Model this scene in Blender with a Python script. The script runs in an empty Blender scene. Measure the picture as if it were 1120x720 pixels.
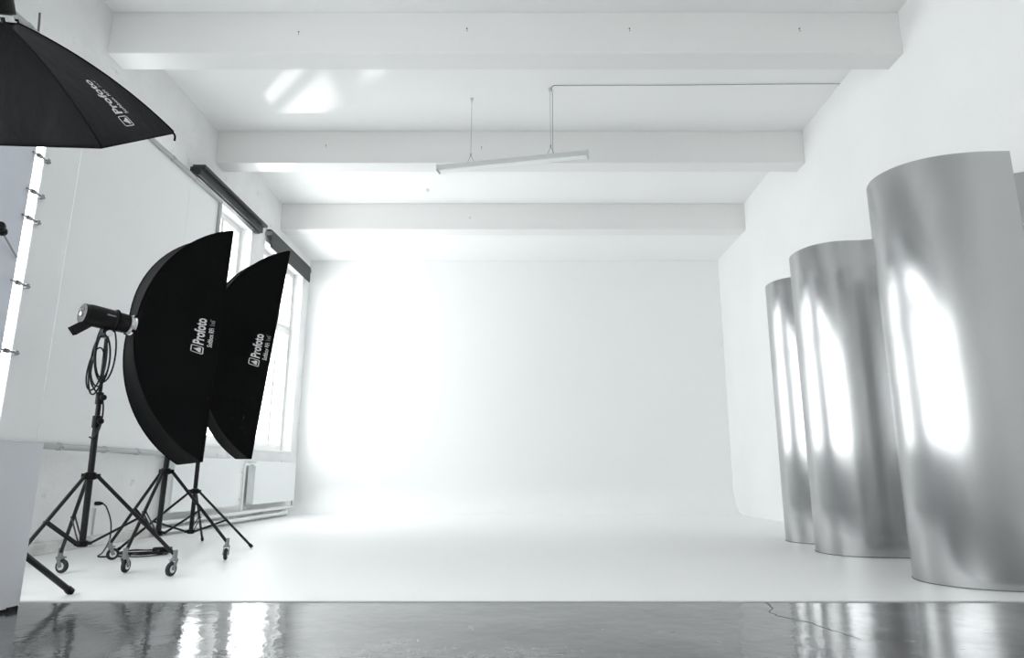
import bpy, bmesh, math, random
from mathutils import Vector, Matrix
random.seed(7)
S = bpy.context.scene
COL = S.collection
PI = math.pi
V = Vector

# ------------------------------------------------------------------ materials
def mat(name, col, rough=0.5, metal=0.0, bump=0.0, bscale=20.0, var=0.0, vscale=3.0, aniso=0.0, spec=0.5, stretch=(1, 1, 1), detail=4.0):
    m = bpy.data.materials.new(name); m.use_nodes = True
    nt = m.node_tree; b = nt.nodes['Principled BSDF']
    b.inputs['Base Color'].default_value = (*col, 1)
    b.inputs['Roughness'].default_value = rough
    b.inputs['Metallic'].default_value = metal
    b.inputs['Specular IOR Level'].default_value = spec
    tc = nt.nodes.new('ShaderNodeTexCoord')
    mp = nt.nodes.new('ShaderNodeMapping'); mp.inputs['Scale'].default_value = stretch
    nt.links.new(tc.outputs['Object'], mp.inputs['Vector'])
    if var > 0:
        n = nt.nodes.new('ShaderNodeTexNoise'); n.inputs['Scale'].default_value = vscale; n.inputs['Detail'].default_value = 6
        r = nt.nodes.new('ShaderNodeValToRGB')
        r.color_ramp.elements[0].position = 0.3; r.color_ramp.elements[1].position = 0.7
        r.color_ramp.elements[0].color = (*[max(0, c * (1 - var)) for c in col], 1)
        r.color_ramp.elements[1].color = (*[min(1, c * (1 + var)) for c in col], 1)
        nt.links.new(mp.outputs[0], n.inputs['Vector']); nt.links.new(n.outputs['Fac'], r.inputs[0]); nt.links.new(r.outputs[0], b.inputs['Base Color'])
    if bump > 0:
        n = nt.nodes.new('ShaderNodeTexNoise'); n.inputs['Scale'].default_value = bscale; n.inputs['Detail'].default_value = detail
        bp = nt.nodes.new('ShaderNodeBump'); bp.inputs['Strength'].default_value = bump; bp.inputs['Distance'].default_value = 0.02
        nt.links.new(mp.outputs[0], n.inputs['Vector']); nt.links.new(n.outputs['Fac'], bp.inputs['Height']); nt.links.new(bp.outputs[0], b.inputs['Normal'])
    if aniso > 0:
        b.inputs['Anisotropic'].default_value = aniso
        t = nt.nodes.new('ShaderNodeTangent'); t.direction_type = 'RADIAL'; t.axis = 'Z'
        nt.links.new(t.outputs[0], b.inputs['Tangent'])
    return m

M = {}
M['wall'] = mat('white_plaster', (.855, .856, .85), .75, bump=.12, bscale=9, var=.015, vscale=1.3, spec=.25)
M['brick'] = mat('white_painted_brick', (.835, .837, .835), .65, bump=.7, bscale=7, var=.035, vscale=2.5, spec=.3, detail=7)
def flecks(m, sc, lo, hi, col):
    nt = m.node_tree; b = nt.nodes['Principled BSDF']; L = nt.links.new
    src = b.inputs['Base Color'].links[0].from_socket
    tc = nt.nodes.new('ShaderNodeTexCoord'); n = nt.nodes.new('ShaderNodeTexNoise'); n.inputs['Scale'].default_value = sc; n.inputs['Detail'].default_value = 8; n.inputs['Roughness'].default_value = .7
    r = nt.nodes.new('ShaderNodeMapRange'); r.inputs[1].default_value = lo; r.inputs[2].default_value = hi
    mx = nt.nodes.new('ShaderNodeMix'); mx.data_type = 'RGBA'; mx.inputs[7].default_value = (*col, 1)
    L(tc.outputs['Object'], n.inputs['Vector']); L(n.outputs['Fac'], r.inputs[0]); L(r.outputs[0], mx.inputs[0]); L(src, mx.inputs[6]); L(mx.outputs[2], b.inputs['Base Color'])
flecks(M['brick'], 5.5, .62, .72, (.58, .575, .56))
M['ceil'] = mat('white_ceiling_paint', (.87, .87, .87), .8, bump=.1, bscale=6, spec=.2)
M['cyc'] = mat('white_cyclorama_paint', (.845, .847, .848), .42, bump=.03, bscale=3, spec=.35)
M['cycfloor'] = M['cyc']
M['beam'] = mat('shaded_beam_white', (.80, .80, .79), .8, bump=.1, bscale=6, spec=.2)  # ceiling white darkened, shade of the beam fronts put into the colour
M['frame'] = mat('white_window_paint', (.85, .85, .84), .45)
M['board'] = mat('pale_board', (.90, .905, .91), .6, bump=.05, bscale=3, var=.012, vscale=1.0)
M['board2'] = mat('bluish_board', (.72, .75, .82), .6, bump=.04, bscale=3)
M['foam'] = mat('white_foam_board', (.80, .81, .86), .6, bump=.03, bscale=40)
M['rail'] = mat('light_grey_rail', (.46, .47, .47), .45, .2)
M['ledge'] = mat('grimy_white_ledge', (.66, .66, .645), .7, bump=.6, bscale=12, var=.22, vscale=6)
M['galv'] = mat('zinc', (.28, .29, .30), .42, .85)
M['silver'] = mat('silver_ring', (.78, .79, .80), .3, .8)
M['blind'] = mat('charcoal_blind', (.028, .031, .032), .6, bump=.05, bscale=80)
M['blind_dark'] = mat('black_cassette', (.018, .02, .021), .45)
M['cloth'] = mat('black_nylon', (.003, .0031, .0034), .65, bump=.2, bscale=14, spec=.09)
M['cloth_grey'] = mat('black_nylon_creased', (.0055, .0060, .0068), .55, bump=.8, bscale=5, spec=.10, stretch=(1, 1, .5))
M['seam'] = mat('black_piping', (.004, .004, .004), .8, spec=.1)
M['diff'] = mat('white_diffuser_cloth', (.8, .8, .8), .8)
M['blackm'] = mat('black_powder_coat', (.008, .0085, .009), .4, spec=.3)
M['blackp'] = mat('black_plastic', (.005, .005, .0055), .45, spec=.22)
M['cable'] = mat('black_rubber_cable', (.006, .006, .0065), .5, spec=.25)
M['tyre'] = mat('dark_rubber_tyre', (.018, .019, .02), .65)
M['print'] = mat('white_print', (.75, .75, .75), .6)
M['printg'] = mat('grey_print', (.28, .28, .28), .6)
M['radi'] = mat('radiator_enamel', (.82, .84, .84), .35)
M['dark'] = mat('dark_bolt', (.12, .12, .12), .6)
M['lampb'] = mat('lamp_aluminium', (.60, .61, .61), .45, .2)
M['lampd'] = mat('lamp_opal_cover', (.86, .88, .88), .35)
M['steel'] = mat('brushed_steel_sheet', (.50, .502, .505), .22, 1.0, aniso=.92)

def concrete():
    m = bpy.data.materials.new('polished_grey_concrete'); m.use_nodes = True
    nt = m.node_tree; b = nt.nodes['Principled BSDF']; L = nt.links.new
    tc = nt.nodes.new('ShaderNodeTexCoord')
    def noise(sc, det, st=(1, 1, 1), rough=.55):
        mp = nt.nodes.new('ShaderNodeMapping'); mp.inputs['Scale'].default_value = st
        n = nt.nodes.new('ShaderNodeTexNoise'); n.inputs['Scale'].default_value = sc; n.inputs['Detail'].default_value = det
        n.inputs['Roughness'].default_value = rough
        L(tc.outputs['Object'], mp.inputs[0]); L(mp.outputs[0], n.inputs['Vector']); return n
    n = noise(1.3, 9, (1, 1, 1), .66)
    r = nt.nodes.new('ShaderNodeValToRGB'); e = r.color_ramp.elements
    e[0].position = .36; e[0].color = (.05, .051, .053, 1); e[1].position = .64; e[1].color = (.155, .157, .16, 1)
    L(n.outputs['Fac'], r.inputs[0])
    # pale flecks and worn patches
    n2 = noise(9, 12, (1, .8, 1), .8)
    r2 = nt.nodes.new('ShaderNodeValToRGB'); e = r2.color_ramp.elements
    e[0].position = .60; e[0].color = (0, 0, 0, 1); e[1].position = .66; e[1].color = (1, 1, 1, 1)
    L(n2.outputs['Fac'], r2.inputs[0])
    mx = nt.nodes.new('ShaderNodeMix'); mx.data_type = 'RGBA'
    L(r2.outputs[0], mx.inputs[0]); L(r.outputs[0], mx.inputs[6]); mx.inputs[7].default_value = (.30, .305, .31, 1)
    L(mx.outputs[2], b.inputs['Base Color'])
    n3 = noise(3, 6)
    mr = nt.nodes.new('ShaderNodeMapRange'); mr.inputs[1].default_value = .3; mr.inputs[2].default_value = .7
    mr.inputs[3].default_value = .045; mr.inputs[4].default_value = .15
    L(n3.outputs['Fac'], mr.inputs[0]); L(mr.outputs[0], b.inputs['Roughness'])
    n4 = noise(8, 4, (1, .8, 1), .55)
    bp = nt.nodes.new('ShaderNodeBump'); bp.inputs['Strength'].default_value = .13; bp.inputs['Distance'].default_value = .02
    L(n4.outputs['Fac'], bp.inputs['Height']); L(bp.outputs[0], b.inputs['Normal'])
    b.inputs['Specular IOR Level'].default_value = .38
    return m
M['concrete'] = concrete()

def glass():
    m = bpy.data.materials.new('window_glass'); m.use_nodes = True
    nt = m.node_tree; nt.nodes.clear()
    o = nt.nodes.new('ShaderNodeOutputMaterial'); mx = nt.nodes.new('ShaderNodeMixShader')
    t = nt.nodes.new('ShaderNodeBsdfTransparent'); g = nt.nodes.new('ShaderNodeBsdfGlossy'); g.inputs['Roughness'].default_value = .02
    t.inputs['Color'].default_value = (.97, .985, .985, 1)
    mx.inputs[0].default_value = .06
    nt.links.new(t.outputs[0], mx.inputs[1]); nt.links.new(g.outputs[0], mx.inputs[2]); nt.links.new(mx.outputs[0], o.inputs[0])
    return m
M['glass'] = glass()

# ------------------------------------------------------------------ mesh helpers
def box(bm, x0, x1, y0, y1, z0, z1, bev=0.0):
    r = bmesh.ops.create_cube(bm, size=1.0)
    vs = r['verts']
    for v in vs:
        v.co = V((x0 + (v.co.x + .5) * (x1 - x0), y0 + (v.co.y + .5) * (y1 - y0), z0 + (v.co.z + .5) * (z1 - z0)))
    if bev > 0:
        es = list({e for v in vs for e in v.link_edges})
        bmesh.ops.bevel(bm, geom=es, offset=bev, segments=2, affect='EDGES', profile=.5)
    return bm

def obox(bm, c, ax, ay, az, sx, sy, sz, bev=0.0):
    """oriented box: centre c, unit axes, full sizes"""
    r = bmesh.ops.create_cube(bm, size=1.0); vs = r['verts']
    c, ax, ay, az = V(c), V(ax), V(ay), V(az)
    for v in vs:
        p = v.co.copy(); v.co = c + ax * p.x * sx + ay * p.y * sy + az * p.z * sz
    if bev > 0:
        es = list({e for v in vs for e in v.link_edges})
        bmesh.ops.bevel(bm, geom=es, offset=bev, segments=2, affect='EDGES', profile=.5)
    return bm

def basis(d):
    d = V(d).normalized()
    a = V((0, 0, 1)) if abs(d.z) < .9 else V((1, 0, 0))
    x = d.cross(a).normalized(); y = d.cross(x).normalized()
    return d, x, y

def loft(bm, rings, caps=True, closed=True):
    R = [[bm.verts.new(p) for p in r] for r in rings]
    n = len(R[0])
    for a, b in zip(R, R[1:]):
        for i in range(n if closed else n - 1):
            j = (i + 1) % n
            bm.faces.new((a[i], a[j], b[j], b[i]))
    if caps and closed:
        bm.faces.new(R[0][::-1]); bm.faces.new(R[-1])
    return R

def cyl(bm, a, b, r, r2=None, n=16):
    a, b = V(a), V(b); r2 = r if r2 is None else r2
    d, x, y = basis(b - a)
    ring = lambda c, q: [c + (x * math.cos(2 * PI * k / n) + y * math.sin(2 * PI * k / n)) * q for k in range(n)]
    loft(bm, [ring(a, r), ring(b, r2)])
    return bm

def lathe(bm, a, d, prof, n=24):
    """prof: list of (distance along d, radius)"""
    a = V(a); d, x, y = basis(d)
    rings = [[a + d * t + (x * math.cos(2 * PI * k / n) + y * math.sin(2 * PI * k / n)) * max(q, 1e-4) for k in range(n)] for t, q in prof]
    loft(bm, rings)
    return bm

def catmull(pts, k=8, closed=False):
    P = [V(p) for p in pts]; out = []
    n = len(P)
    for i in range(n if closed else n - 1):
        if closed: p0, p1, p2, p3 = P[i - 1], P[i], P[(i + 1) % n], P[(i + 2) % n]
        else:
            p1, p2 = P[i], P[i + 1]
            p0 = P[i - 1] if i > 0 else p1 * 2 - p2
            p3 = P[i + 2] if i + 2 < n else p2 * 2 - p1
        for j in range(k):
            t = j / k
            out.append(.5 * ((2 * p1) + (p2 - p0) * t + (2 * p0 - 5 * p1 + 4 * p2 - p3) * t * t + (3 * p1 - p0 - 3 * p2 + p3) * t ** 3))
    if not closed: out.append(P[-1].copy())
    return out

def tube(bm, pts, r, n=8, smooth=6, closed=False):
    P = catmull(pts, smooth, closed) if smooth > 1 else [V(p) for p in pts]
    rings = []; up = None
    m = len(P)
    for i, p in enumerate(P):
        if closed: d = (P[(i + 1) % m] - P[i - 1]).normalized()
        else: d = (P[min(i + 1, m - 1)] - P[max(i - 1, 0)]).normalized()
        if up is None: up = basis(d)[1]
        x = (up - d * up.dot(d))
        if x.length < 1e-5: x = basis(d)[1]
        x.normalize(); y = d.cross(x); up = x
        rings.append([p + (x * math.cos(2 * PI * k / n) + y * math.sin(2 * PI * k / n)) * r for k in range(n)])
    if closed: rings.append(rings[0])
    loft(bm, rings, caps=not closed)
    return bm

def ring_torus(bm, c, d, R, r, n=24, m=8):
    c = V(c); d, x, y = basis(d)
    pts = [c + (x * math.cos(2 * PI * k / n) + y * math.sin(2 * PI * k / n)) * R for k in range(n)]
    return tube(bm, pts, r, m, 1, True)

def NB(): return bmesh.new()

def obj(name, bm, m, parent=None, smooth=True, **props):
    bmesh.ops.remove_doubles(bm, verts=bm.verts, dist=1e-6)
    bmesh.ops.recalc_face_normals(bm, faces=bm.faces)
    me = bpy.data.meshes.new(name); bm.to_mesh(me); bm.free()
    ms = m if isinstance(m, (list, tuple)) else [m]
    for k in ms: me.materials.append(k)
    if smooth:
        me.shade_smooth() if hasattr(me, 'shade_smooth') else None
        try: me.set_sharp_from_angle(angle=math.radians(38))
        except Exception: pass
    o = bpy.data.objects.new(name, me); COL.objects.link(o)
    if parent is not None:
        o.parent = parent
        if parent.type == 'EMPTY':
            o.matrix_parent_inverse = Matrix.Translation(-parent.location)
    for k, v in props.items(): o[k] = v
    return o

def tag(o, label, cat, group=None):
    o['label'] = label; o['category'] = cat
    if group: o['group'] = group
    return o

def thing(name, label, cat, loc, group=None):
    o = bpy.data.objects.new(name, None); COL.objects.link(o)
    o.location = loc; o.empty_display_size = .1
    return tag(o, label, cat, group)

def struct(name, bm, m, parent=None, smooth=True):
    o = obj(name, bm, m, parent, smooth)
    o['kind'] = 'structure'
    return o

def B(*a, bev=0.0): return box(NB(), *a, bev=bev)

# ------------------------------------------------------------------ room dimensions
XL, XR, YB, YF = -4.5, 4.1, 13.45, -5.0
ZC, ZB = 5.68, 5.17
YW = 4.08                       # front edge of the white floor

# concrete floor
bm = NB(); box(bm, XL - .3, XR + .3, YF, YB + .6, -.1, 0.0)
floor = struct('floor', bm, M['concrete'], smooth=False)
# crack in the concrete, a thin dark groove filled with dirt
cr = [(1.38, 4.06), (1.37, 3.90), (1.30, 3.78), (1.31, 3.70), (1.36, 3.60), (1.41, 3.52), (1.42, 3.40), (1.45, 3.33), (1.46, 3.24), (1.50, 3.13)]
bm = NB()
pts = []
for (a, b) in zip(cr, cr[1:]):
    for k in range(4):
        t = k / 4
        pts.append(V((a[0] + (b[0] - a[0]) * t + random.uniform(-.008, .008), a[1] + (b[1] - a[1]) * t + random.uniform(-.008, .008), .0006)))
pr = None
for p in pts:
    w = random.uniform(.0015, .0055)
    q = (bm.verts.new(p + V((-w, -w * .6, 0))), bm.verts.new(p + V((w, w * .6, 0))))
    if pr: bm.faces.new((pr[0], pr[1], q[1], q[0]))
    pr = q
M['crack'] = mat('dark_crack', (.02, .02, .02), .6)
crk = obj('floor_crack', bm, M['crack'], floor, False); crk['kind'] = 'structure'

# cyclorama: white floor sweeping up into the back wall
RC = .55
struct('floor_white', B(XL, XR, YW, YB - RC, .0004, .006), M['cycfloor'], smooth=False)
prof = [(YB - RC, .006)]
for k in range(1, 17):
    a = k / 16 * PI / 2
    prof.append((YB - RC + RC * math.sin(a), .006 + RC - RC * math.cos(a)))
prof.append((YB, ZC))
bm = NB()
rings = []
for (y, z) in prof: rings.append([V((XL, y, z)), V((XR, y, z))])
loft(bm, rings, caps=False, closed=False)
cyc = struct('wall_back', bm, M['cyc'])

# right wall
struct('wall_right', B(XR, XR + .3, YF, YB + .1, 0, ZC + .1), M['wall'], smooth=False)
rear = [(-3.9, -2.3)]  # unseen rear window, added to brighten the front and the steel reflections
bm = NB(); xx = XL - .3
for (a, b) in rear:
    box(bm, xx, a, YF - .2, YF, 0, ZC + .1); box(bm, a, b, YF - .2, YF, 0, 1.4); box(bm, a, b, YF - .2, YF, 4.2, ZC + .1); xx = b
box(bm, xx, XR + .3, YF - .2, YF, 0, ZC + .1)
struct('wall_front', bm, M['wall'], smooth=False)
for k, (a, b) in enumerate(rear):
    root = bpy.data.objects.new('window_%d' % (k + 21), None); COL.objects.link(root)
    root.location = ((a + b) / 2, YF - .1, 1.4); root['kind'] = 'structure'
    bm = NB(); y0, y1 = YF - .15, YF - .07
    box(bm, a, a + .07, y0, y1, 1.4, 4.2); box(bm, b - .07, b, y0, y1, 1.4, 4.2)
    box(bm, a + .07, b - .07, y0, y1, 1.4, 1.47); box(bm, a + .07, b - .07, y0, y1, 4.13, 4.2)
    box(bm, a + .07, b - .07, y0, y1, 2.95, 3.15)
    m_ = (a + b) / 2; box(bm, m_ - .04, m_ + .04, y0, y1, 1.47, 3.0); box(bm, m_ - .04, m_ + .04, y0, y1, 3.1, 4.13)
    struct('window_frame', bm, M['frame'], root, False)
    for (z0, z1) in ((1.47, 3.0), (3.1, 4.13)):
        for (x0, x1) in ((a + .07, m_ - .04), (m_ + .04, b - .07)):
            struct('pane', B(x0 - .004, x1 + .004, YF - .113, YF - .107, z0 - .004, z1 + .004), M['glass'], root, False)
    ld = bpy.data.lights.new('daylight_portal', 'AREA'); ld.shape = 'RECTANGLE'; ld.size = b - a; ld.size_y = 2.8
    ld.cycles.is_portal = True
    lo = bpy.data.objects.new('daylight_portal', ld); COL.objects.link(lo)
    lo.location = ((a + b) / 2, YF - .18, 2.8); lo.rotation_euler = (PI / 2, 0, 0)
struct('ceiling', B(XL - .3, XR + .3, YF - .2, YB + .1, ZC, ZC + .2), M['ceil'], smooth=False)
# low ceiling over the last bay, flush with the beams
struct('trim_1', B(XL, XR, 11.64 + .3, YB + .05, ZB, ZC), M['ceil'], smooth=False)
# beams
bolts = {6.39: [(-2.45, 5.43), (-.62, 5.47), (1.15, 5.47), (3.0, 5.47)], 8.97: [(-2.9, 5.45), (-.62, 5.42)], 11.64: [(-1.0, 5.4)]}
for k, y in enumerate((-4.0, -1.41, 1.19, 3.79, 6.39, 8.97, 11.64)):
    bw = .3
    b = struct('trim_%d' % (k + 2), B(XL, XR, y, y + bw, ZB, ZC, bev=.008), M['beam'], smooth=False)
    for (x, z) in bolts.get(y, []):
        bb = NB(); cyl(bb, (x, y - .008, z), (x, y + .01, z), .008, n=8); cyl(bb, (x + .004, y - .012, z - .03), (x, y + .005, z - .03), .004, n=6)
        a = obj('anchor_bolt', bb, M['dark'], b); a['kind'] = 'structure'

# left wall with window openings
ZS, ZT = 1.18, 4.72
wins = [(-4.8, -2.55), (-2.35, .1), (.3, 2.75), (3.0, 4.92), (5.4, 7.85), (8.4, 10.45), (11.0, 13.05)]  # first window is unseen, added to brighten the front; next two widened for light
bm = NB()
yy = YF
T = .32
for (a, b) in wins:
    box(bm, XL - T, XL, yy, a, 0, ZC + .1)
    box(bm, XL - T, XL, a, b, 0, ZS - .03)
    box(bm, XL - T, XL, a, b, ZT, ZC + .1)
    yy = b
box(bm, XL - T, XL, yy, YB + .1, 0, ZC + .1)
struct('wall_left', bm, M['brick'], smooth=False)
# pilasters under the beams at the left wall, flaking rendered bosses
# windows
for k, (a, b) in enumerate(wins):
    root = bpy.data.objects.new('window_%d' % (k + 1), None); COL.objects.link(root)
    root.location = (XL - T + .1, (a + b) / 2, ZS); root['kind'] = 'structure'
    X0, X1 = XL - T + .06, XL - T + .13
    fw = .07
    bm = NB()
    box(bm, X0, X1, a, a + fw, ZS, ZT); box(bm, X0, X1, b - fw, b, ZS, ZT)
    box(bm, X0, X1, a + fw, b - fw, ZS, ZS + fw); box(bm, X0, X1, a + fw, b - fw, ZT - fw, ZT)
    zt = ZS + (ZT - ZS) * .66
    tr = .10 if b < 5.2 else .04
    box(bm, X0, X1, a + fw, b - fw, zt - tr, zt + tr)
    struct('window_frame', bm, M['frame'], root, False)
    third = (b - a - 2 * fw) / 3
    for i in range(3):
        y0, y1 = a + fw + third * i, a + fw + third * (i + 1)
        for (z0, z1) in ((ZS + fw, zt - tr), (zt + tr, ZT - fw)):
            bm = NB(); s = .05; X2 = X1 + .02
            box(bm, X0 + .015, X2, y0 + .003, y0 + s, z0 + .003, z1 - .003); box(bm, X0 + .015, X2, y1 - s, y1 - .003, z0 + .003, z1 - .003)
            box(bm, X0 + .015, X2, y0 + s, y1 - s, z0 + .003, z0 + s); box(bm, X0 + .015, X2, y0 + s, y1 - s, z1 - s, z1 - .003)
            sash = struct('sash', bm, M['frame'], root, False)
            struct('pane', B(X0 + .03, X0 + .036, y0 + s - .004, y1 - s + .004, z0 + s - .004, z1 - s + .004), M['glass'], sash, False)
    struct('window_sill', B(XL - T + .12, XL + .04, a - .04, b + .04, ZS - .045, ZS, bev=.008), M['frame'], root, False)
    if b < 5.2:
        struct('window_blind', B(XL - .05, XL - .035, a + .02, b - .02, 4.12, ZT - .005), M['blind'], root, False)
    # portal at the opening: guides daylight sampling
    ld = bpy.data.lights.new('daylight_portal', 'AREA'); ld.shape = 'RECTANGLE'; ld.size = b - a; ld.size_y = ZT - ZS
    ld.cycles.is_portal = True
    lo = bpy.data.objects.new('daylight_portal', ld); COL.objects.link(lo)
    lo.location = (XL - T + .02, (a + b) / 2, (ZS + ZT) / 2)
    lo.rotation_euler = Matrix((V((0, 1, 0)), V((0, 0, 1)), V((1, 0, 0)))).transposed().to_euler()
    # local -Z must point into the room (+X): flip
    lo.rotation_euler = Matrix((V((0, -1, 0)), V((0, 0, 1)), V((-1, 0, 0)))).transposed().to_euler()

# low ledge at the foot of the left wall
struct('baseboard_left', B(XL, XL + .10, 4.1, YB - .6, .006, .11, bev=.012), M['ledge'], smooth=False)

# ------------------------------------------------------------------ roller blinds
def blind(y0, y1, z0, z1, face, label, lip):
    t = thing('roller_blind', label, 'blind', (XL + .06, (y0 + y1) / 2, z1), 'roller blinds above the left-hand windows')
    if lip:
        obj('cassette', B(XL + .012, XL + .135, y0, y1, z0, z1 - .045, bev=.008), M['blind'], t, False)
        obj('cassette_lip', B(XL + .012, XL + .185, y0 + .02, y1 + .06, z1 - .043, z1, bev=.006), M['blind'], t, False)
        obj('bottom_bar', B(XL + .02, XL + .10, y0 + .03, y1 - .03, z0 - .02, z0 - .001, bev=.004), M['blind_dark'], t, False)
    else:
        obj('cassette', B(XL + .012, XL + .088, y0, y1, z1 - .05, z1, bev=.008), M['blind'], t, False)
        obj('blind_cloth', B(XL + .09, XL + .102, y0 + .02, y1 - .02, z0, z1 - .01), M['blind'], t, False)
        obj('bottom_bar', B(XL + .086, XL + .106, y0 + .015, y1 - .015, z0 - .018, z0 - .0005, bev=.004), M['blind_dark'], t, False)
    for y in (y0 - .012, y1 + .001):
        bm = NB(); box(bm, XL, XL + .11, y, y + .010, z1 - .11, z1 - .046, bev=.002)
        obj('bracket', bm, M['blind_dark'] if lip else M['galv'], t, False)
    return t
blind(8.33, 10.55, 4.68, 4.84, M['blind'], 'charcoal roller blind rolled up in its ledged cassette, above the nearer left-hand window', True)
blind(11.0, 13.2, 4.62, 4.93, M['blind'], 'charcoal roller blind pulled down a hand width over the farther left-hand window', False)

# ------------------------------------------------------------------ window boards in the tube frames
def board(y0, y1, z0, z1, m, label, clampsY, right_rail):
    t = thing('blackout_panel', label, 'panel', (XL + .1, (y0 + y1) / 2, z0), None)
    ys = [y0] + [y for y in (6.12, 8.22) if y0 < y < y1] + [y1]
    for a, b in zip(ys, ys[1:]):
        obj('sheet', B(XL + .07, XL + .085, a + .0015, b - .0015, z0, z1, bev=.003), m, t, False)
    for z in (z0, z1):
        bm = NB(); cyl(bm, (XL + .105, y0 + .02, z), (XL + .105, y1 - .005, z), .030, n=14)
        rl = obj('rail', bm, M['rail'], t)
        for y in clampsY:
            bm = NB(); cyl(bm, (XL + .105, y - .022, z), (XL + .105, y + .022, z), .036, n=14)
            box(bm, XL + .0, XL + .105, y - .015, y + .015, z - .015, z + .015)
            cyl(bm, (XL + .13, y, z), (XL + .155, y, z - .01), .009, n=8)
            obj('rail_clamp', bm, M['rail'], rl)
    if right_rail:
        bm = NB(); cyl(bm, (XL + .105, y1 - .03, z0 + .03), (XL + .105, y1 - .03, z1 - .03), .026, n=14)
        obj('upright', bm, M['rail'], t)
    return t
bA = board(5.66, 9.08, .98, 4.60, M['board'], 'large white window board framed by grey rails, beside the rolled up blind', [6.4, 7.1, 7.7, 8.3], True)
bB = board(4.95, 5.55, .98, 4.60, M['board2'], 'bluish grey window board at the far left edge of the picture', [5.2], False)
# clips that bridge the glowing slit between both boards
for z in (1.75, 2.35, 2.95, 3.20, 3.55):
    bm = NB(); cyl(bm, (XL + .1, 5.50, z), (XL + .1, 5.72, z), .010, n=8)
    cyl(bm, (XL + .1, 5.56, z), (XL + .1, 5.60, z), .022, n=10); box(bm, XL + .085, XL + .115, 5.665, 5.70, z - .02, z + .02)
    obj('clip', bm, M['galv'], bA)
bm = NB(); cyl(bm, (XL + .1, 5.52, 2.56), (XL + .2, 5.19, 2.68), .008, n=8)
bq = NB(); tube(bq, [(XL + .105, 5.32, 4.55), (XL + .105, 5.31, 4.68), (XL + .10, 5.30, 4.82)], .009, 6, 3)
obj('rod', bq, M['dark'], bB)
kn = obj('clamp_rod', bm, M['galv'], bB)
bm = NB(); lathe(bm, (XL + .19, 5.22, 2.67), (.4, -.85, .3), [(0, .01), (.008, .034), (.035, .038), (.06, .028), (.09, .038), (.118, .034), (.125, .01)], 12)
obj('clamp_knob', bm, M['blackp'], kn)

# ------------------------------------------------------------------ radiators and heating pipes
def radiator(y0, y1, label):
    z0, z1 = .27, .955
    t = thing('radiator', label, 'radiator', (XL + .12, (y0 + y1) / 2, z0), 'radiators under the left-hand windows')
    obj('front_plate', B(XL + .15, XL + .175, y0, y1, z0, z1, bev=.008), M['radi'], t, False)
    obj('back_plate', B(XL + .055, XL + .075, y0, y1, z0, z1, bev=.008), M['radi'], t, False)
    bm = NB()
    n = int((y1 - y0 - .06) / .05)
    for k in range(n):
        y = y0 + .03 + k * .05
        box(bm, XL + .076, XL + .149, y, y + .004, z0 + .04, z1 - .03)
    obj('fins', bm, M['radi'], t, False)
    for y in (y0 + .002, y1 - .012):
        bm = NB(); box(bm, XL + .077, XL + .148, y, y + .01, z0 + .02, z1 - .01)
        obj('side_cover', bm, M['radi'], t, False)
    bm = NB(); box(bm, XL + .077, XL + .148, y0 + .015, y1 - .015, z1 - .022, z1 - .012)
    obj('top_grille', bm, M['radi'], t, False)
    for y in (y0 + .25, y1 - .25):
        bm = NB(); box(bm, XL + .001, XL + .054, y - .02, y + .02, z0 + .1, z1 - .1); obj('wall_bracket', bm, M['rail'], t, False)
    bm = NB(); cyl(bm, (XL + .11, y0, z1 - .06), (XL + .11, y0 - .06, z1 - .06), .014, n=10)
    vv = obj('valve', bm, M['rail'], t)
    bm = NB(); lathe(bm, (XL + .11, y0 - .06, z1 - .06), (1, -.15, 0), [(-.025, .018), (.02, .018), (.025, .024), (.075, .022), (.08, .005)], 12)
    obj('valve_knob', bm, M['silver'], vv)
    for zz in (.6, .66, .72):
        pass
    return t
radiator(8.45, 10.45, 'white panel radiator nearer the camera, partly behind the light stand legs')
radiator(11.0, 12.95, 'white panel radiator in the back corner by the cyclorama, right of the riser pipe')
bm = NB(); tube(bm, [(XL + .14, 8.2, .16), (XL + .14, 10.3, .16), (XL + .14, 12.7, .16), (XL + .14, 12.95, .17), (XL + .13, 13.0, .24), (XL + .11, 13.0, .30)], .028, 12, 4)
for y in (8.9, 10.2, 11.6, 12.5): box(bm, XL + .09, XL + .14, y, y + .02, .1, .16)
tag(obj('heating_pipe', bm, M['radi']), 'white heating pipe, upper of two along the foot of the left wall', 'pipe', None)
bm = NB(); tube(bm, [(XL + .17, 8.2, .066), (XL + .17, 10.3, .066), (XL + .17, 12.6, .066)], .028, 12, 4)
for y in (8.9, 10.2, 11.6): box(bm, XL + .11, XL + .17, y, y + .02, .03, .07)
tag(obj('heating_pipe', bm, M['radi']), 'white heating pipe, lower of two, just above the white floor', 'pipe', None)
bm = NB(); tube(bm, [(XL + .11, 10.72, .19), (XL + .11, 10.72, .5), (XL + .11, 10.72, .82), (XL + .11, 10.75, .885), (XL + .11, 10.90, .895)], .02, 12, 5)
for z in (.35, .75): box(bm, XL, XL + .11, 10.71, 10.73, z, z + .02)
tag(obj('riser_pipe', bm, M['radi']), 'thin white riser pipe between the two radiators', 'pipe')

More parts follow.
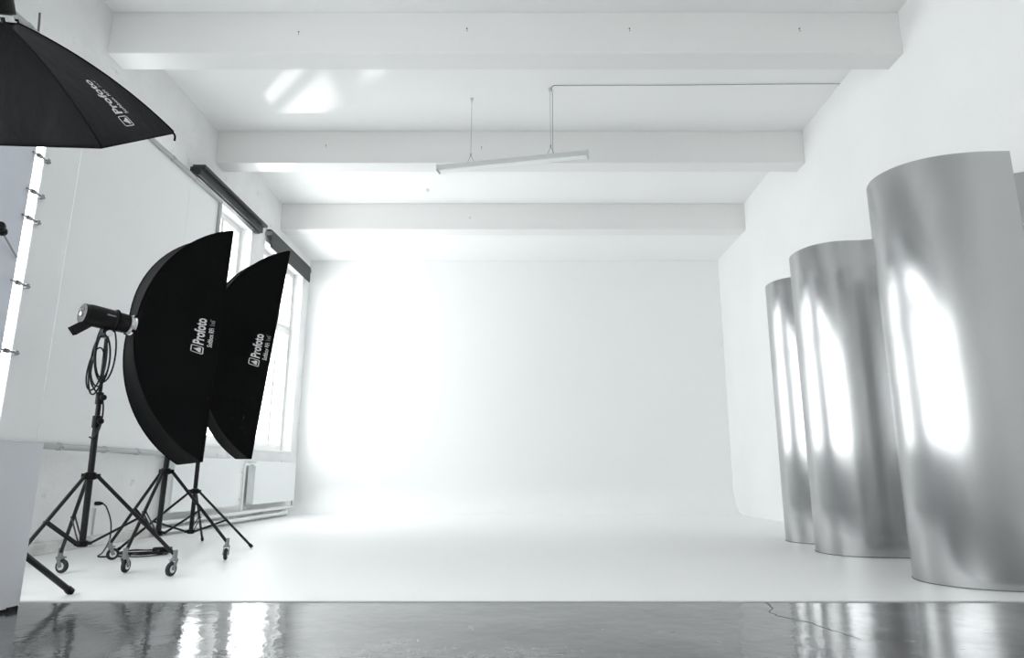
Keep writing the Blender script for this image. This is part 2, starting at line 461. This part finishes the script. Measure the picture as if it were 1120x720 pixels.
# ------------------------------------------------------------------ pendant tube lamp
lamp = thing('pendant_lamp', 'long slim white tube lamp hanging by two wires below the ceiling', 'lamp', (-.16, 7.98, ZC))
La, Lb = V((-1.13, 8.19, 4.66)), V((.81, 7.77, 4.66))
d = (Lb - La).normalized(); sd = V((-d.y, d.x, 0)); up = V((0, 0, 1)); mid = (La + Lb) / 2; Ln = (Lb - La).length
bm = NB()
sec = [(-.06, .0), (-.06, .03), (-.035, .075), (.035, .075), (.06, .03), (.06, .0)]
loft(bm, [[La + sd * a + up * b for a, b in sec], [Lb + sd * a + up * b for a, b in sec]])
obj('housing', bm, M['lampb'], lamp, False)
bm = NB()
sec = [(-.05, .004), (-.045, -.006), (.045, -.006), (.05, .004)]
loft(bm, [[La + d * .015 + sd * a + up * b for a, b in sec], [Lb - d * .015 + sd * a + up * b for a, b in sec]])
obj('diffuser', bm, M['lampd'], lamp, False)
for P in (La, Lb):
    s = 1 if P == La else -1
    bm = NB(); obox(bm, P - d * s * .006 + up * .03, d, sd, up, .010, .128, .098, .003); obj('end_cap', bm, M['lampb'], lamp, False)
w1, w2 = V((-.70, 8.10, 0)), V((.345, 7.87, 0))
for w in (w1, w2):
    bm = NB(); cyl(bm, (w.x, w.y, 4.84), (w.x, w.y, ZC - .03), .0028, n=6)
    for s in (-.05, .05): cyl(bm, (w.x, w.y, 4.845), V((w.x, w.y, 4.735)) + d * s, .003, n=6)
    wr = obj('suspension_wire', bm, M['galv'], lamp)
    bm = NB(); lathe(bm, (w.x, w.y, ZC), (0, 0, -1), [(0, .022), (.02, .022), (.045, .008), (.07, .006)], 12); obj('ceiling_cap', bm, M['lampb'], wr)
    bm = NB(); cyl(bm, (w.x, w.y, 4.83), (w.x, w.y, 4.875), .008, n=8); obj('wire_grip', bm, M['galv'], wr)
bm = NB(); tube(bm, [(.37, 7.84, 4.735), (.372, 7.84, 5.1), (.372, 7.82, 5.55), (.375, 7.80, ZC - .012), (.6, 7.78, ZC - .012), (2.0, 7.77, ZC - .012), (3.2, 7.75, ZC - .012), (XR - .01, 7.74, ZC - .012)], .0042, 6, 6)
tag(obj('lamp_cable', bm, M['galv']), 'thin grey cable running along the ceiling from lamp to right wall', 'cable')
bm = NB(); lathe(bm, (-1.73, 11.03, ZC), (0, 0, -1), [(0, .05), (.02, .05), (.035, .042), (.05, .02), (.052, .001)], 20)
tag(obj('smoke_detector', bm, M['lampd']), 'small round white smoke detector on the ceiling behind the tube lamp', 'smoke detector')

# ------------------------------------------------------------------ stands
def caster(leg, p, ang, r=.05):
    """p: leg end above the wheel, ang: heading"""
    p = V(p); h = V((math.cos(ang), math.sin(ang), 0)); a = V((-h.y, h.x, 0)); up = V((0, 0, 1))
    c = V((p.x, p.y, 0)) - h * .025 + up * (r + .0065)
    bm = NB()
    cyl(bm, (p.x, p.y, p.z + .035), (p.x, p.y, p.z - .03), .017, n=12)
    lathe(bm, (p.x, p.y, p.z - .022), (0, 0, -1), [(0, .022), (.012, .024), (.018, .015)], 14)
    obj('leg_socket', bm, M['galv'], leg)
    bm = NB()
    top = V((p.x, p.y, r * 2 + .018))
    obox(bm, top - h * .008, h, a, up, .05, .044, .006, .002)
    for s in (-1, 1):
        k0 = top + a * s * .021; k1 = c + a * s * .021
        dd = (k1 - k0); L = dd.length; dd.normalize()
        obox(bm, (k0 + k1) / 2, dd, a, dd.cross(a), L + .014, .003, .026, .001)
    cyl(bm, c - a * .026, c + a * .026, .006, n=8)
    cyl(bm, (p.x, p.y, r * 2 + .018), (p.x, p.y, p.z - .03), .010, n=10)
    obj('caster_fork', bm, M['galv'], leg)
    bm = NB(); lathe(bm, c - a * .0145, a, [(0, .026), (.001, .040), (.006, r - .002), (.0145, r), (.023, r - .002), (.028, .040), (.029, .026)], 24)
    obj('wheel', bm, M['tyre'], leg)
    bm = NB(); lathe(bm, c - a * .017, a, [(0, .008), (.001, .022), (.003, .0285), (.031, .0285), (.033, .022), (.034, .008)], 18)
    obj('wheel_hub', bm, M['silver'], leg)

def stand(label, c, angs, R, hubz, colz, footz, tops, lean=(0, 0), wheels=True, legr=.013, heads=(0, 0, 0), Rs=None, knob=(.8, -.6)):
    """tripod: c ground centre, angs leg headings, R spread, hubz hub height, colz lower collar; tops = section tops"""
    t = thing('light_stand', label, 'light stand', (c[0], c[1], 0), 'black tripod light stands')
    def ax(z): return V((c[0] + lean[0] * z, c[1] + lean[1] * z, z))
    rad = .021
    z0 = colz - .01
    prev = z0
    for k, z in enumerate(tops):
        bm = NB(); cyl(bm, ax(prev if k == 0 else prev - .12), ax(z), rad, n=18)
        sec = obj('column', bm, M['blackm'], t)
        if k < len(tops) - 1:
            bm = NB(); lathe(bm, ax(z - .075), V((lean[0], lean[1], 1)), [(0, rad + .002), (.004, rad + .008), (.085, rad + .008), (.09, rad - .003)], 18)
            obj('collar', bm, M['blackp'], sec)
            kd = V((knob[0], knob[1], .0)).normalized()
            q = ax(z - .03)
            bm = NB(); cyl(bm, q + kd * .02, q + kd * .055, .006, n=8); lathe(bm, q + kd * .05, kd, [(0, .008), (.006, .020), (.022, .022), (.028, .014), (.03, .002)], 10)
            obj('knob', bm, M['blackp'], sec)
            rad -= .0042
        prev = z
    # hub and lower collar
    bm = NB(); lathe(bm, ax(hubz - .03), (0, 0, 1), [(0, .024), (.004, .036), (.05, .036), (.055, .024)], 18)
    for a in angs:
        h = V((math.cos(a), math.sin(a), 0)); s = V((-h.y, h.x, 0))
        obox(bm, ax(hubz) + h * .045 - V((0, 0, .005)), h, s, V((0, 0, 1)), .035, .03, .035, .003)
    obj('hub', bm, M['blackp'], t)
    bm = NB(); lathe(bm, ax(colz - .025), (0, 0, 1), [(0, .024), (.004, .034), (.04, .034), (.045, .024)], 18)
    for a in angs:
        h = V((math.cos(a), math.sin(a), 0)); s = V((-h.y, h.x, 0))
        obox(bm, ax(colz) + h * .042, h, s, V((0, 0, 1)), .03, .024, .022, .002)
    obj('lower_collar', bm, M['blackp'], t)
    for i, a in enumerate(angs):
        r = Rs[i] if Rs else R
        h = V((math.cos(a), math.sin(a), 0)); s = V((-h.y, h.x, 0))
        p0 = ax(hubz) + h * .055 - V((0, 0, .012)); p1 = V((c[0], c[1], footz)) + h * r
        bm = NB(); cyl(bm, p0, p1, legr, n=14)
        leg = obj('leg', bm, M['blackm'], t)
        if wheels: caster(leg, p1, a + heads[i])
        else:
            bm = NB(); dd = (p1 - p0).normalized(); cyl(bm, p1 - dd * .03, p1 + dd * .006, legr + .004, n=12); obj('foot_cap', bm, M['blackp'], leg)
        # brace from lower collar to the middle of the leg
        q0 = ax(colz) + h * .05; q1 = p0.lerp(p1, .52)
        bm = NB()
        dd = (q1 - q0); L = dd.length; dd.normalize()
        for e in (-1, 1):
            obox(bm, (q0 + q1) / 2 + s * e * .012, dd, s, dd.cross(s), L, .004, .016, .001)
        cyl(bm, q1 - s * .017, q1 + s * .017, .008, n=10)
        obj('brace', bm, M['blackm'], t)
    return t, ax

D = math.radians
# stand 1, wheeled
def heading(c, p): return math.atan2(p[1] - c[1], p[0] - c[0])
c1 = (-3.07, 4.86)
f1 = [(-2.52, 5.06), (-3.44, 5.2), (-3.15, 4.28)]
dist = lambda a, b: math.hypot(a[0] - b[0], a[1] - b[1])
s1, ax1 = stand('wheeled black light stand nearest the camera, carrying a cable loop and flash head', c1, [heading(c1, p) for p in f1], .55, .71, .25, .15,
      [1.12, 1.29, 1.74], lean=(-.012, -.012), heads=(1.0, .6, .3), Rs=[dist(c1, p) for p in f1])
c2 = (-3.02, 5.74)
f2 = [(-2.56, 6.02), (-3.54, 5.98), (-2.96, 5.2)]
s2, ax2 = stand('wheeled black light stand in the middle, its top behind the nearer softbox', c2, [heading(c2, p) for p in f2], .56, .75, .25, .15,
      [1.16, 1.34, 1.78], lean=(.02, -.02), heads=(1.3, 1.2, -.15), Rs=[dist(c2, p) for p in f2])
c3 = (-3.40, 7.10)
f3 = [(-2.72, 6.98), (-3.85, 6.62), (-3.56, 7.72)]
s3, ax3 = stand('rearmost black light stand on bare feet without wheels, beside the radiator', c3, [heading(c3, p) for p in f3], .7, .56, .16, .022,
      [1.0, 1.2, 1.55], wheels=False, legr=.012, Rs=[dist(c3, p) for p in f3])
# tall stand under the overhead softbox: only one leg shows beside the white board
c4 = (-3.14, 2.84)
t4, ax4 = stand('tall black stand left of the white foam board, showing one sloping leg', c4, [heading(c4, (-2.75, 4.30)), heading(c4, (-4.1, 2.3)), heading(c4, (-2.3, 2.1))], 1.25, 1.05, .35, .022,
      [1.5, 2.3, 3.36], lean=(.078, .012), wheels=False, legr=.018, knob=(-.8, -.6), Rs=[1.51, 1.1, 1.1])

# ------------------------------------------------------------------ softboxes
def softbox_frame(n, u, roll=0):
    n = V(n).normalized(); u = V(u); u = (u - n * u.dot(n)).normalized(); r = n.cross(u)
    return n, r, u      # r: to the right when looking along n

THETA = D(64)
def make_softbox(label, R, n, r, u, w, h, d, rr, logos, cloths, theta=THETA, hook=False, sag=.03, tabs=(), bow=1.0):
    """R ring centre, n facing, corners order: (+r,+u),(+r,-u),(-r,-u),(-r,+u)"""
    R = V(R)
    t = thing('softbox', label, 'softbox', R, 'black fabric softboxes')
    cs = [(1, 1), (1, -1), (-1, -1), (-1, 1)]
    def rod(i, a):
        sx, sy = cs[i % 4]
        k = math.sin(a * theta) / math.sin(theta); z = a + (((1 - math.cos(a * theta)) / (1 - math.cos(theta))) - a) * bow
        x0 = sx * rr * .72; y0 = sy * rr * .72
        ox = x0 + (sx * w / 2 - x0) * k; oy = y0 + (sy * h / 2 - y0) * k
        return R + n * (d * z) + r * ox + u * oy
    def surf(i, a, s, off=0.0):
        """panel i between rod i and rod i+1"""
        p = rod(i, a).lerp(rod(i + 1, a), s)
        ctr = R + n * n.dot(p - R)
        k = 4 * s * (1 - s) * sag * math.sin(PI * min(1, a))
        p = p + (ctr - p) * k
        if off:
            e = .01
            da = surf(i, min(1, a + e), s) - surf(i, a - e, s); ds = surf(i, a, min(1, s + e)) - surf(i, a, s - e)
            nn = da.cross(ds).normalized()
            if nn.dot(p - (R + n * d * .55)) < 0: nn = -nn
            p = p + nn * off
        return p
    NA, NS = 18, 10
    for i in range(4):
        bm = NB()
        loft(bm, [[surf(i, a / NA, s / NS) for s in range(NS + 1)] for a in range(NA + 1)] + [[surf(i, 1, s / NS) + n * .014 for s in range(NS + 1)]], False, False)
        o = obj('fabric_panel', bm, cloths[i], t)
        bm = NB(); tube(bm, [surf(i, a / NA, 0, 0) for a in range(NA + 1)] + [surf(i, 1, 0) + n * .014], .006, 6, 1)
        sm = obj('seam_piping', bm, M['seam'], o)
        bm = NB(); tube(bm, [surf(i, 1, s / NS) + n * .014 for s in range(NS + 1)], .005, 6, 1)
        obj('edge_piping', bm, M['seam'], o)
        if hook and i in hook:
            cpt = rod(i, 1) + n * .014
            out = (rod(i, 1) - rod(i, .95)).normalized()
            bm = NB(); tube(bm, [cpt - out * .03, cpt + out * .006, cpt + out * .016 - V((0, 0, .012)), cpt + out * .016 - V((0, 0, .04))], .0065, 6, 4)
            obj('rod_tip', bm, M['seam'], o)
    # diffuser, set back a little
    bm = NB(); loft(bm, [[R + n * (d - .004) + r * (x * w * .486) + u * (y * h * .486) for x in (-1, 1)] for y in (-1, 1)], False, False)
    obj('diffuser', bm, M['diff'], t)
    # speed ring
    bm = NB(); lathe(bm, R - n * .035, n, [(0, rr * .62), (.003, rr * .86), (.028, rr * .92), (.031, rr), (.038, rr), (.040, rr * .8)], 32)
    obj('speed_ring', bm, M['silver'], t)
    bm = NB()
    for k in range(4):
        sx, sy = cs[k]; q = R - n * .008 + (r * sx + u * sy) * rr * .74
        cyl(bm, q - n * .01, q + n * .03, .011, n=10)
    obj('rod_socket', bm, M['blackp'], t)
    for (i, s) in tabs:
        q = surf(i, .992, s, .003); ds = (surf(i, .975, s + .01) - surf(i, .975, s)).normalized(); da = (surf(i, .985, s) - surf(i, .965, s)).normalized()
        bm = NB(); obox(bm, q, ds, da, ds.cross(da), .034, .02, .006, .002); obj('velcro_tab', bm, M['seam'], t, False)
    # printed marks, laid on the cloth
    for (i, a0, s0, mode, size, back) in logos:
        print_logo(t, surf, i, a0, s0, mode, size, w, h, back)
    return t, surf

_fonts = {}
def text_mesh(txt, bold):
    cu = bpy.data.curves.new('lettering', 'FONT'); cu.body = txt; cu.size = 1.0; cu.offset = .028 if bold else .012; cu.resolution_u = 3
    cu.align_x = 'LEFT'
    o = bpy.data.objects.new('lettering', cu); COL.objects.link(o)
    dg = bpy.context.evaluated_depsgraph_get(); dg.update()
    me = bpy.data.meshes.new_from_object(o.evaluated_get(dg))
    bpy.data.objects.remove(o)
    bm = NB(); bm.from_mesh(me)
    bpy.data.meshes.remove(me)
    return bm

def print_logo(t, surf, i, a0, s0, mode, size, w, h, back):
    """mode: function (tx,ty in metres) -> (a,s)"""
    def place(bm):
        bmesh.ops.triangulate(bm, faces=bm.faces)
        for v in bm.verts:
            a, s = mode(v.co.x, v.co.y)
            v.co = surf(i, a, s, .004)
    z = size
    bm = text_mesh('Profoto', True)
    for v in bm.verts: v.co = V((v.co.x * z * 1.0, v.co.y * z, 0))
    wd = max(v.co.x for v in bm.verts)
    place(bm); parts = [obj('wordmark', bm, M['print'], t, False)]
    # emblem: rounded square outline with a peak in it
    bm = NB(); q = z * .86; x1 = -z * .16; x0 = x1 - q; y0 = -z * .07; y1 = y0 + q; e = z * .07
    def quad(a): bm.faces.new([bm.verts.new(V((x, y, 0))) for x, y in a])
    c = z * .14
    outer = []; inner = []
    for (cx, cy, st) in ((x1 - c, y1 - c, 0), (x0 + c, y1 - c, 90), (x0 + c, y0 + c, 180), (x1 - c, y0 + c, 270)):
        for k in range(4):
            an = D(st + 30 * k); outer.append((cx + c * math.cos(an), cy + c * math.sin(an))); inner.append((cx + (c - e) * math.cos(an), cy + (c - e) * math.sin(an)))
    m = len(outer)
    for k in range(m):
        j = (k + 1) % m; quad([outer[k], outer[j], inner[j], inner[k]])
    f = lambda a, b: (x0 + q * a, y0 + q * b)
    quad([f(.2, .2), f(.8, .2), f(.8, .36), f(.62, .56), f(.5, .8), f(.38, .56), f(.2, .36)])
    place(bm); obj('emblem', bm, M['print'], t, False)
    bm = text_mesh('Softbox RFi', False)
    for v in bm.verts: v.co = V((v.co.x * z * .46, v.co.y * z * .46 - z * .56, 0))
    wx = max(v.co.x for v in bm.verts)
    place(bm); obj('lettering', bm, M['print'], t, False)
    bm = text_mesh(back, False)
    for v in bm.verts: v.co = V((v.co.x * z * .46 + wx + z * .2, v.co.y * z * .46 - z * .56, 0))
    place(bm); obj('lettering', bm, M['printg'], t, False)

def sdir(phi, pitch, roll):
    n = V((math.cos(phi) * math.cos(pitch), math.sin(phi) * math.cos(pitch), math.sin(pitch)))
    r = n.cross(V((0, 0, 1))).normalized(); u = r.cross(n)
    return n, r * math.cos(roll) + u * math.sin(roll), -r * math.sin(roll) + u * math.cos(roll)

def flash_head(label, R, n, up, L=.34, rad=.083):
    """head behind ring centre R, pointing along n"""
    n = V(n).normalized(); R = V(R); up = V(up); up = (up - n * up.dot(n)).normalized(); sd = n.cross(up)
    t = thing('studio_strobe', label, 'studio flash', R - n * .2, 'black studio flash units')
    bm = NB(); lathe(bm, R - n * .036, -n, [(0, rad * .70), (.002, rad * .86), (.075, rad * .88), (.08, rad * .98), (.10, rad * .98), (.105, rad * .93), (.26, rad * .95), (.285, rad * .88), (.30, rad * .78)], 28)
    body = obj('body', bm, M['blackp'], t)
    bm = NB(); ring_torus(bm, R - n * .125, n, rad * .99, .006, 28, 8); obj('zoom_ring', bm, M['seam'], body)
    bm = NB(); lathe(bm, R - n * .328, -n, [(0, rad * .86), (.006, rad * .9), (.02, rad * .86), (.022, rad * .4)], 24); obj('rear_panel', bm, M['blackm'], t)
    q = R - n * .352
    bm = NB(); lathe(bm, q - up * .005, -n, [(0, .016), (.008, .015), (.009, .004)], 14); obj('dial', bm, M['silver'], t)
    bm = NB()
    for k in (-1, 1): obox(bm, q + up * .028 + sd * k * .018, sd, up, n, .016, .010, .006, .001)
    obj('button', bm, M['printg'], t)
    # printed name strip on the barrel
    bm = NB()
    for k in range(5):
        a0 = D(-8); 
        rows = []
    rows = []
    for xx in (0, .012, .024, .036, .048, .06):
        rows.append([R - n * (.155 + xx) + (sd * (math.cos(a)) + up * math.sin(a)) * rad * .965 for a in (D(8), D(16))])
    loft(bm, rows, False, False); obj('name_strip', bm, M['printg'], t)
    # grip at the rear underside
    bm = NB(); g0 = R - n * .30 - up * rad * .75; g1 = R - n * .37 - up * rad * 1.55
    dd = (g1 - g0).normalized(); obox(bm, (g0 + g1) / 2, dd, sd, dd.cross(sd), (g1 - g0).length + .03, .036, .045, .01)
    obj('grip', bm, M['blackp'], t)
    # yoke under the barrel with spigot clamp
    bm = NB()
    obox(bm, R - n * .17 - up * (rad + .012), n, sd, up, .06, .05, .03, .004)
    cyl(bm, R - n * .17 - up * (rad + .03) - sd * .04, R - n * .17 - up * (rad + .03) + sd * .04, .022, n=14)
    yk = obj('yoke', bm, M['blackp'], t)
    bm = NB(); k0 = R - n * .17 - up * (rad + .03) + sd * .042; lathe(bm, k0, sd, [(0, .008), (.012, .008), (.014, .022), (.03, .024), (.034, .01)], 10)
    obj('yoke_lever', bm, M['silver'], yk)
    return t, R - n * .17 - up * (rad + .05)

K = 1.083
Zc = .7
# softbox 1
n1, r1, u1 = sdir(D(56.2), D(-3.8), D(3.0))
R1 = V((-2.734 * K, 4.54 * K, Zc + 1.034 * K))
W, H, DD = .325, 1.95, .594
def strip_mode(a0, s0):
    # on the camera-side long panel: text runs upwards; panel 0 goes from (+r,+u) to (+r,-u)
    return lambda x, y: (a0 - y / .62, s0 - x / H)
sb1, sf1 = make_softbox('tall narrow black softbox nearest the camera, facing the right, with flash head behind', R1, n1, r1, u1, W, H, DD, .078,
    [(0, .80, .545, strip_mode(.895, .540), .077, "1x6'")], [M['cloth']] * 4, tabs=((0, .23), (0, .49), (0, .75)))
hd1, y1 = flash_head('black studio flash head behind the nearest tall softbox, seen side on', R1, n1, (0, 0, 1))
n2, r2, u2 = sdir(D(43.1), D(-5.4), D(-1.1))
R2 = V((-2.607 * K, 5.305 * K, Zc + 1.093 * K))
sb2, sf2 = make_softbox('tall narrow black softbox second from the camera, half hidden behind the nearer one', R2, n2, r2, u2, W, H, .54, .078,
    [(0, .80, .545, strip_mode(.915, .552), .077, "1x6'")], [M['cloth']] * 4, tabs=((0, .23), (0, .49), (0, .75)))
# overhead softbox
n3 = V((-.04, .54, -.84)).normalized()
A3, B3, C3, D3 = V((-2.2, 3.18, 2.38)), V((-2.3, 3.99, 2.91)), V((-3.49, 3.03, 2.36)), V((-3.59, 3.85, 2.89))
ctr3 = (A3 + B3 + C3 + D3) / 4
u3 = (B3 - A3).normalized(); n3 = (n3 - u3 * n3.dot(u3)).normalized(); r3 = n3.cross(u3)
d3 = .59
R3 = V((-2.87, 3.19, 3.13))
# r3 sign tells on which side A,B sit
sgn = 1 if r3.dot(A3 - ctr3) > 0 else -1
W3, H3 = (A3 - C3).length, (B3 - A3).length
if sgn > 0: pi_, flip = 0, 1      # panel 0: (+r,+u)->(+r,-u)
else: pi_, flip = 2, -1           # panel 2: (-r,-u)->(-r,+u)
def over_mode(a0, s0):
    def f(x, y):
        # text starts near the front edge and runs to the ring; its foot faces the far corner (B)
        return (a0 - x / .78, s0 + flip * y / H3 / .45)
    return f
cl3 = [M['cloth_grey']] * 4
sb3, sf3 = make_softbox('large black softbox overhead at the top left corner, tilted down', ctr3 - n3 * d3, n3, r3, u3, W3, H3, d3, .085,
    [(pi_, .8, .4, over_mode(.835, .46 if flip > 0 else .54), .066, "3x4'")], cl3, theta=D(30), hook=(0, 3) if sgn > 0 else (0, 3), sag=.015, bow=.35)
hd3, y3 = flash_head('black studio flash head on top of the overhead softbox, cut by the picture edge', ctr3 - n3 * d3, n3, (0, -1, 0), rad=.105)

# spigots: short studs joining stand tops and heads (part of each stand)
def stud(t, a, b, r=.011):
    bm = NB(); cyl(bm, a, b, r, n=10); obj('spigot', bm, M['galv'], t)
stud(s1, ax1(1.74) - V((0, 0, .03)), y1)
hd2, y2 = flash_head('black studio flash head behind the second tall softbox', R2, n2, (0, 0, 1))
stud(s2, ax2(1.78) - V((0, 0, .03)), y2)
stud(t4, ax4(3.36) - V((0, 0, .03)), y3)

# ------------------------------------------------------------------ cables
top = ax1(1.66)
bm = NB()
for k in range(5):
    rx = .055 + .012 * (k % 3); rz = .16 + .03 * ((k * 2) % 3)
    cx = -.03 + .018 * k; tilt = -.05 + .03 * k
    pts = []
    for j in range(12):
        a = 2 * PI * j / 12
        pts.append(top + V((cx + rx * math.sin(a), -.035 - .006 * k + .02 * math.cos(a + k), -.14 + tilt + rz * math.cos(a))))
    tube(bm, pts, .0058, 6, 4, True)
tube(bm, [top + V((-.05, -.03, -.02)), top + V((-.06, -.03, -.25)), top + V((.0, -.035, -.36)), top + V((.045, -.03, -.40)), top + V((.06, -.02, -.50)), top + V((.05, -.02, -.62)), top + V((.015, -.02, -.685)), top + V((-.01, -.03, -.68))], .0058, 6, 6)
tag(obj('flash_cable', bm, M['cable']), 'looped black cable bundle hanging from top of the nearest light stand', 'cable')

# wall socket lead and coil on the floor
ps = V((XL, 7.22, .43))
t = thing('power_cable', 'black cable from the wall socket down to a coil on the white floor', 'cable', (-3.5, 6.3, 0))
bm = NB()
px = [ps + V((.09, .0, 0)), ps + V((.16, -.04, -.04)), V((-4.14, 6.95, .26)), V((-3.98, 6.70, .12)), V((-3.86, 6.42, .03)), V((-3.78, 6.22, .0135)), V((-3.68, 6.18, .0135)), V((-3.5, 6.24, .0135))]
tube(bm, px, .007, 8, 8)
obj('lead', bm, M['cable'], t)
bm = NB()
for k in range(4):
    cx, cy = -3.48 + random.uniform(-.05, .05), 6.36 + random.uniform(-.06, .06); rx = .20 + random.uniform(-.05, .04); ry = .15 + random.uniform(-.05, .05)
    tube(bm, [(cx + rx * math.cos(2 * PI * j / 14), cy + ry * math.sin(2 * PI * j / 14), .0135 + k * .009 + .003 * math.sin(j * 2.1 + k)) for j in range(14)], .0055, 6, 4, True)
obj('coil', bm, M['cable'], t)
bm = NB(); obox(bm, (-3.36, 6.5, .04), V((.95, .3, 0)).normalized(), V((-.3, .95, 0)).normalized(), (0, 0, 1), .16, .06, .05, .01)
obj('socket_block', bm, M['blackp'], t)
bm = NB(); lathe(bm, ps + V((.012, 0, 0)), (1, 0, 0), [(0, .02), (.02, .022), (.05, .02), (.08, .010), (.085, .003)], 14)
obj('plug', bm, M['blackp'], t)
sk = thing('wall_socket', 'white wall socket with a black plug in it, low on left wall', 'wall socket', ps)
obj('socket_plate', B(XL, XL + .012, ps.y - .04, ps.y + .04, ps.z - .04, ps.z + .04, bev=.004), M['frame'], sk, False)
bm = NB(); cyl(bm, (XL + .008, ps.y + .02, ps.z - .05), (XL + .008, ps.y + .02, ps.z - .32), .008, n=8); obj('conduit', bm, M['rail'], sk)

# ------------------------------------------------------------------ white foam board at the left edge
t = thing('foam_board', 'white foam board standing on edge at the lower left corner', 'board', (-2.76, 3.4, 0))
ya, yb = V((-2.735, 3.85, 0)), V((-2.86, 2.95, 0))
dd = (yb - ya).normalized(); ss = V((-dd.y, dd.x, 0)); 
if ss.x > 0: ss = -ss
bm = NB(); obox(bm, (ya + yb) / 2 + ss * .025 + V((0, 0, .455)), dd, ss, (0, 0, 1), (yb - ya).length, .05, .87, .004)
obj('panel', bm, M['foam'], t, False)
for k in (.05, .85):
    bm = NB(); q = ya.lerp(yb, k) + ss * .07
    obox(bm, q + V((0, 0, .010)), ss, dd, (0, 0, 1), .16, .06, .02, .004)
    obj('foot', bm, M['blackm'], t, False)

# ------------------------------------------------------------------ curved steel sheets
def sheet(pts, h, label):
    P = catmull([(x, y, 0) for x, y in pts], 10)
    th = .004
    Nn = []
    for i in range(len(P)):
        d = (P[min(i + 1, len(P) - 1)] - P[max(i - 1, 0)]).normalized(); Nn.append(V((-d.y, d.x, 0)))
    t = thing('steel_sheet', label, 'steel sheet', (P[len(P) // 2].x, P[len(P) // 2].y, 0.006), 'curved brushed steel sheets')
    bm = NB()
    rows = [[P[i] + Nn[i] * th / 2 * s + V((0, 0, z)) for (s, z) in ((1, .008), (1, h), (-1, h), (-1, .008))] for i in range(len(P))]
    loft(bm, rows)
    o = obj('sheet', bm, M['steel'], t)
    # folded foot strip along the floor
    bm = NB()
    rows = [[P[i] + Nn[i] * s * .006 + V((0, 0, z)) for (s, z) in ((1, .0065), (1, .012), (-1, .012), (-1, .0065))] for i in range(len(P))]
    loft(bm, rows); obj('foot_strip', bm, M['dark'], t)
    return t
HS = 2.95
sheet([(3.22, 5.30), (2.98, 5.22), (2.78, 5.04), (2.70, 4.80), (2.76, 4.58), (2.92, 4.43), (3.16, 4.35), (3.43, 4.33)], HS, 'tall curved steel sheet nearest the camera at the right edge')
sheet([(3.12, 7.02), (2.94, 6.92), (2.81, 6.74), (2.78, 6.52), (2.85, 6.32), (2.99, 6.20), (3.14, 6.16), (3.28, 6.145), (3.42, 6.10)], HS, 'tall curved steel sheet in the middle, with a wavy top edge')
sheet([(3.30, 8.12), (3.08, 8.02), (2.95, 7.85), (2.915, 7.65), (2.97, 7.48), (3.10, 7.36), (3.30, 7.29), (3.52, 7.27)], HS, 'tall curved steel sheet farthest back, left of the others')
sheet([(3.52, 5.05), (3.57, 4.84), (3.70, 4.70), (3.86, 4.64), (4.0, 4.68)], HS, 'curved steel sheet by the right wall, a sliver right of the nearest one')
sheet([(3.30, 6.52), (3.42, 6.30), (3.60, 6.18), (3.80, 6.14), (3.98, 6.2)], HS, 'curved steel sheet glimpsed in the gap behind the nearest and middle ones')

# ------------------------------------------------------------------ daylight
w = bpy.data.worlds.new('overcast_sky'); S.world = w; w.use_nodes = True
bg = w.node_tree.nodes['Background']; bg.inputs['Color'].default_value = (.98, .988, 1.0, 1); bg.inputs['Strength'].default_value = 4.0

# added spot: sun reflected up from outside, through the nearer window to the ceiling
sp = bpy.data.lights.new('ceiling_glint', 'SPOT'); sp.energy = 1100; sp.spot_size = D(13); sp.spot_blend = .4; sp.shadow_soft_size = .12; sp.color = (1, .98, .95)
so = bpy.data.objects.new('ceiling_glint', sp); COL.objects.link(so); so.location = (-8.5, 13.9, .16)
so.rotation_euler = (V((-2.95, 8.0, 5.68)) - V(so.location)).to_track_quat('-Z', 'Y').to_euler()

# ------------------------------------------------------------------ camera
F = 730.0
cd = bpy.data.cameras.new('camera'); cam = bpy.data.objects.new('camera', cd); COL.objects.link(cam)
cd.sensor_fit = 'HORIZONTAL'; cd.sensor_width = 36; cd.lens = F / 1120 * 36
cd.shift_x = -13 / 1120
cd.clip_end = 100
cam.location = (0, 0, .7)
cam.rotation_euler = (PI / 2 + math.atan(162 / F), 0, 0)
S.camera = cam
vs = S.view_settings
vs.view_transform = 'Standard'; vs.look = 'None'; vs.gamma = 1; vs.use_curve_mapping = False
vs.exposure = 1.16
S.cycles.use_denoising = True
S.cycles.max_bounces = 14; S.cycles.diffuse_bounces = 10; S.cycles.glossy_bounces = 6; S.cycles.transparent_max_bounces = 12
S.cycles.sample_clamp_indirect = 8
S.cycles.caustics_reflective = False
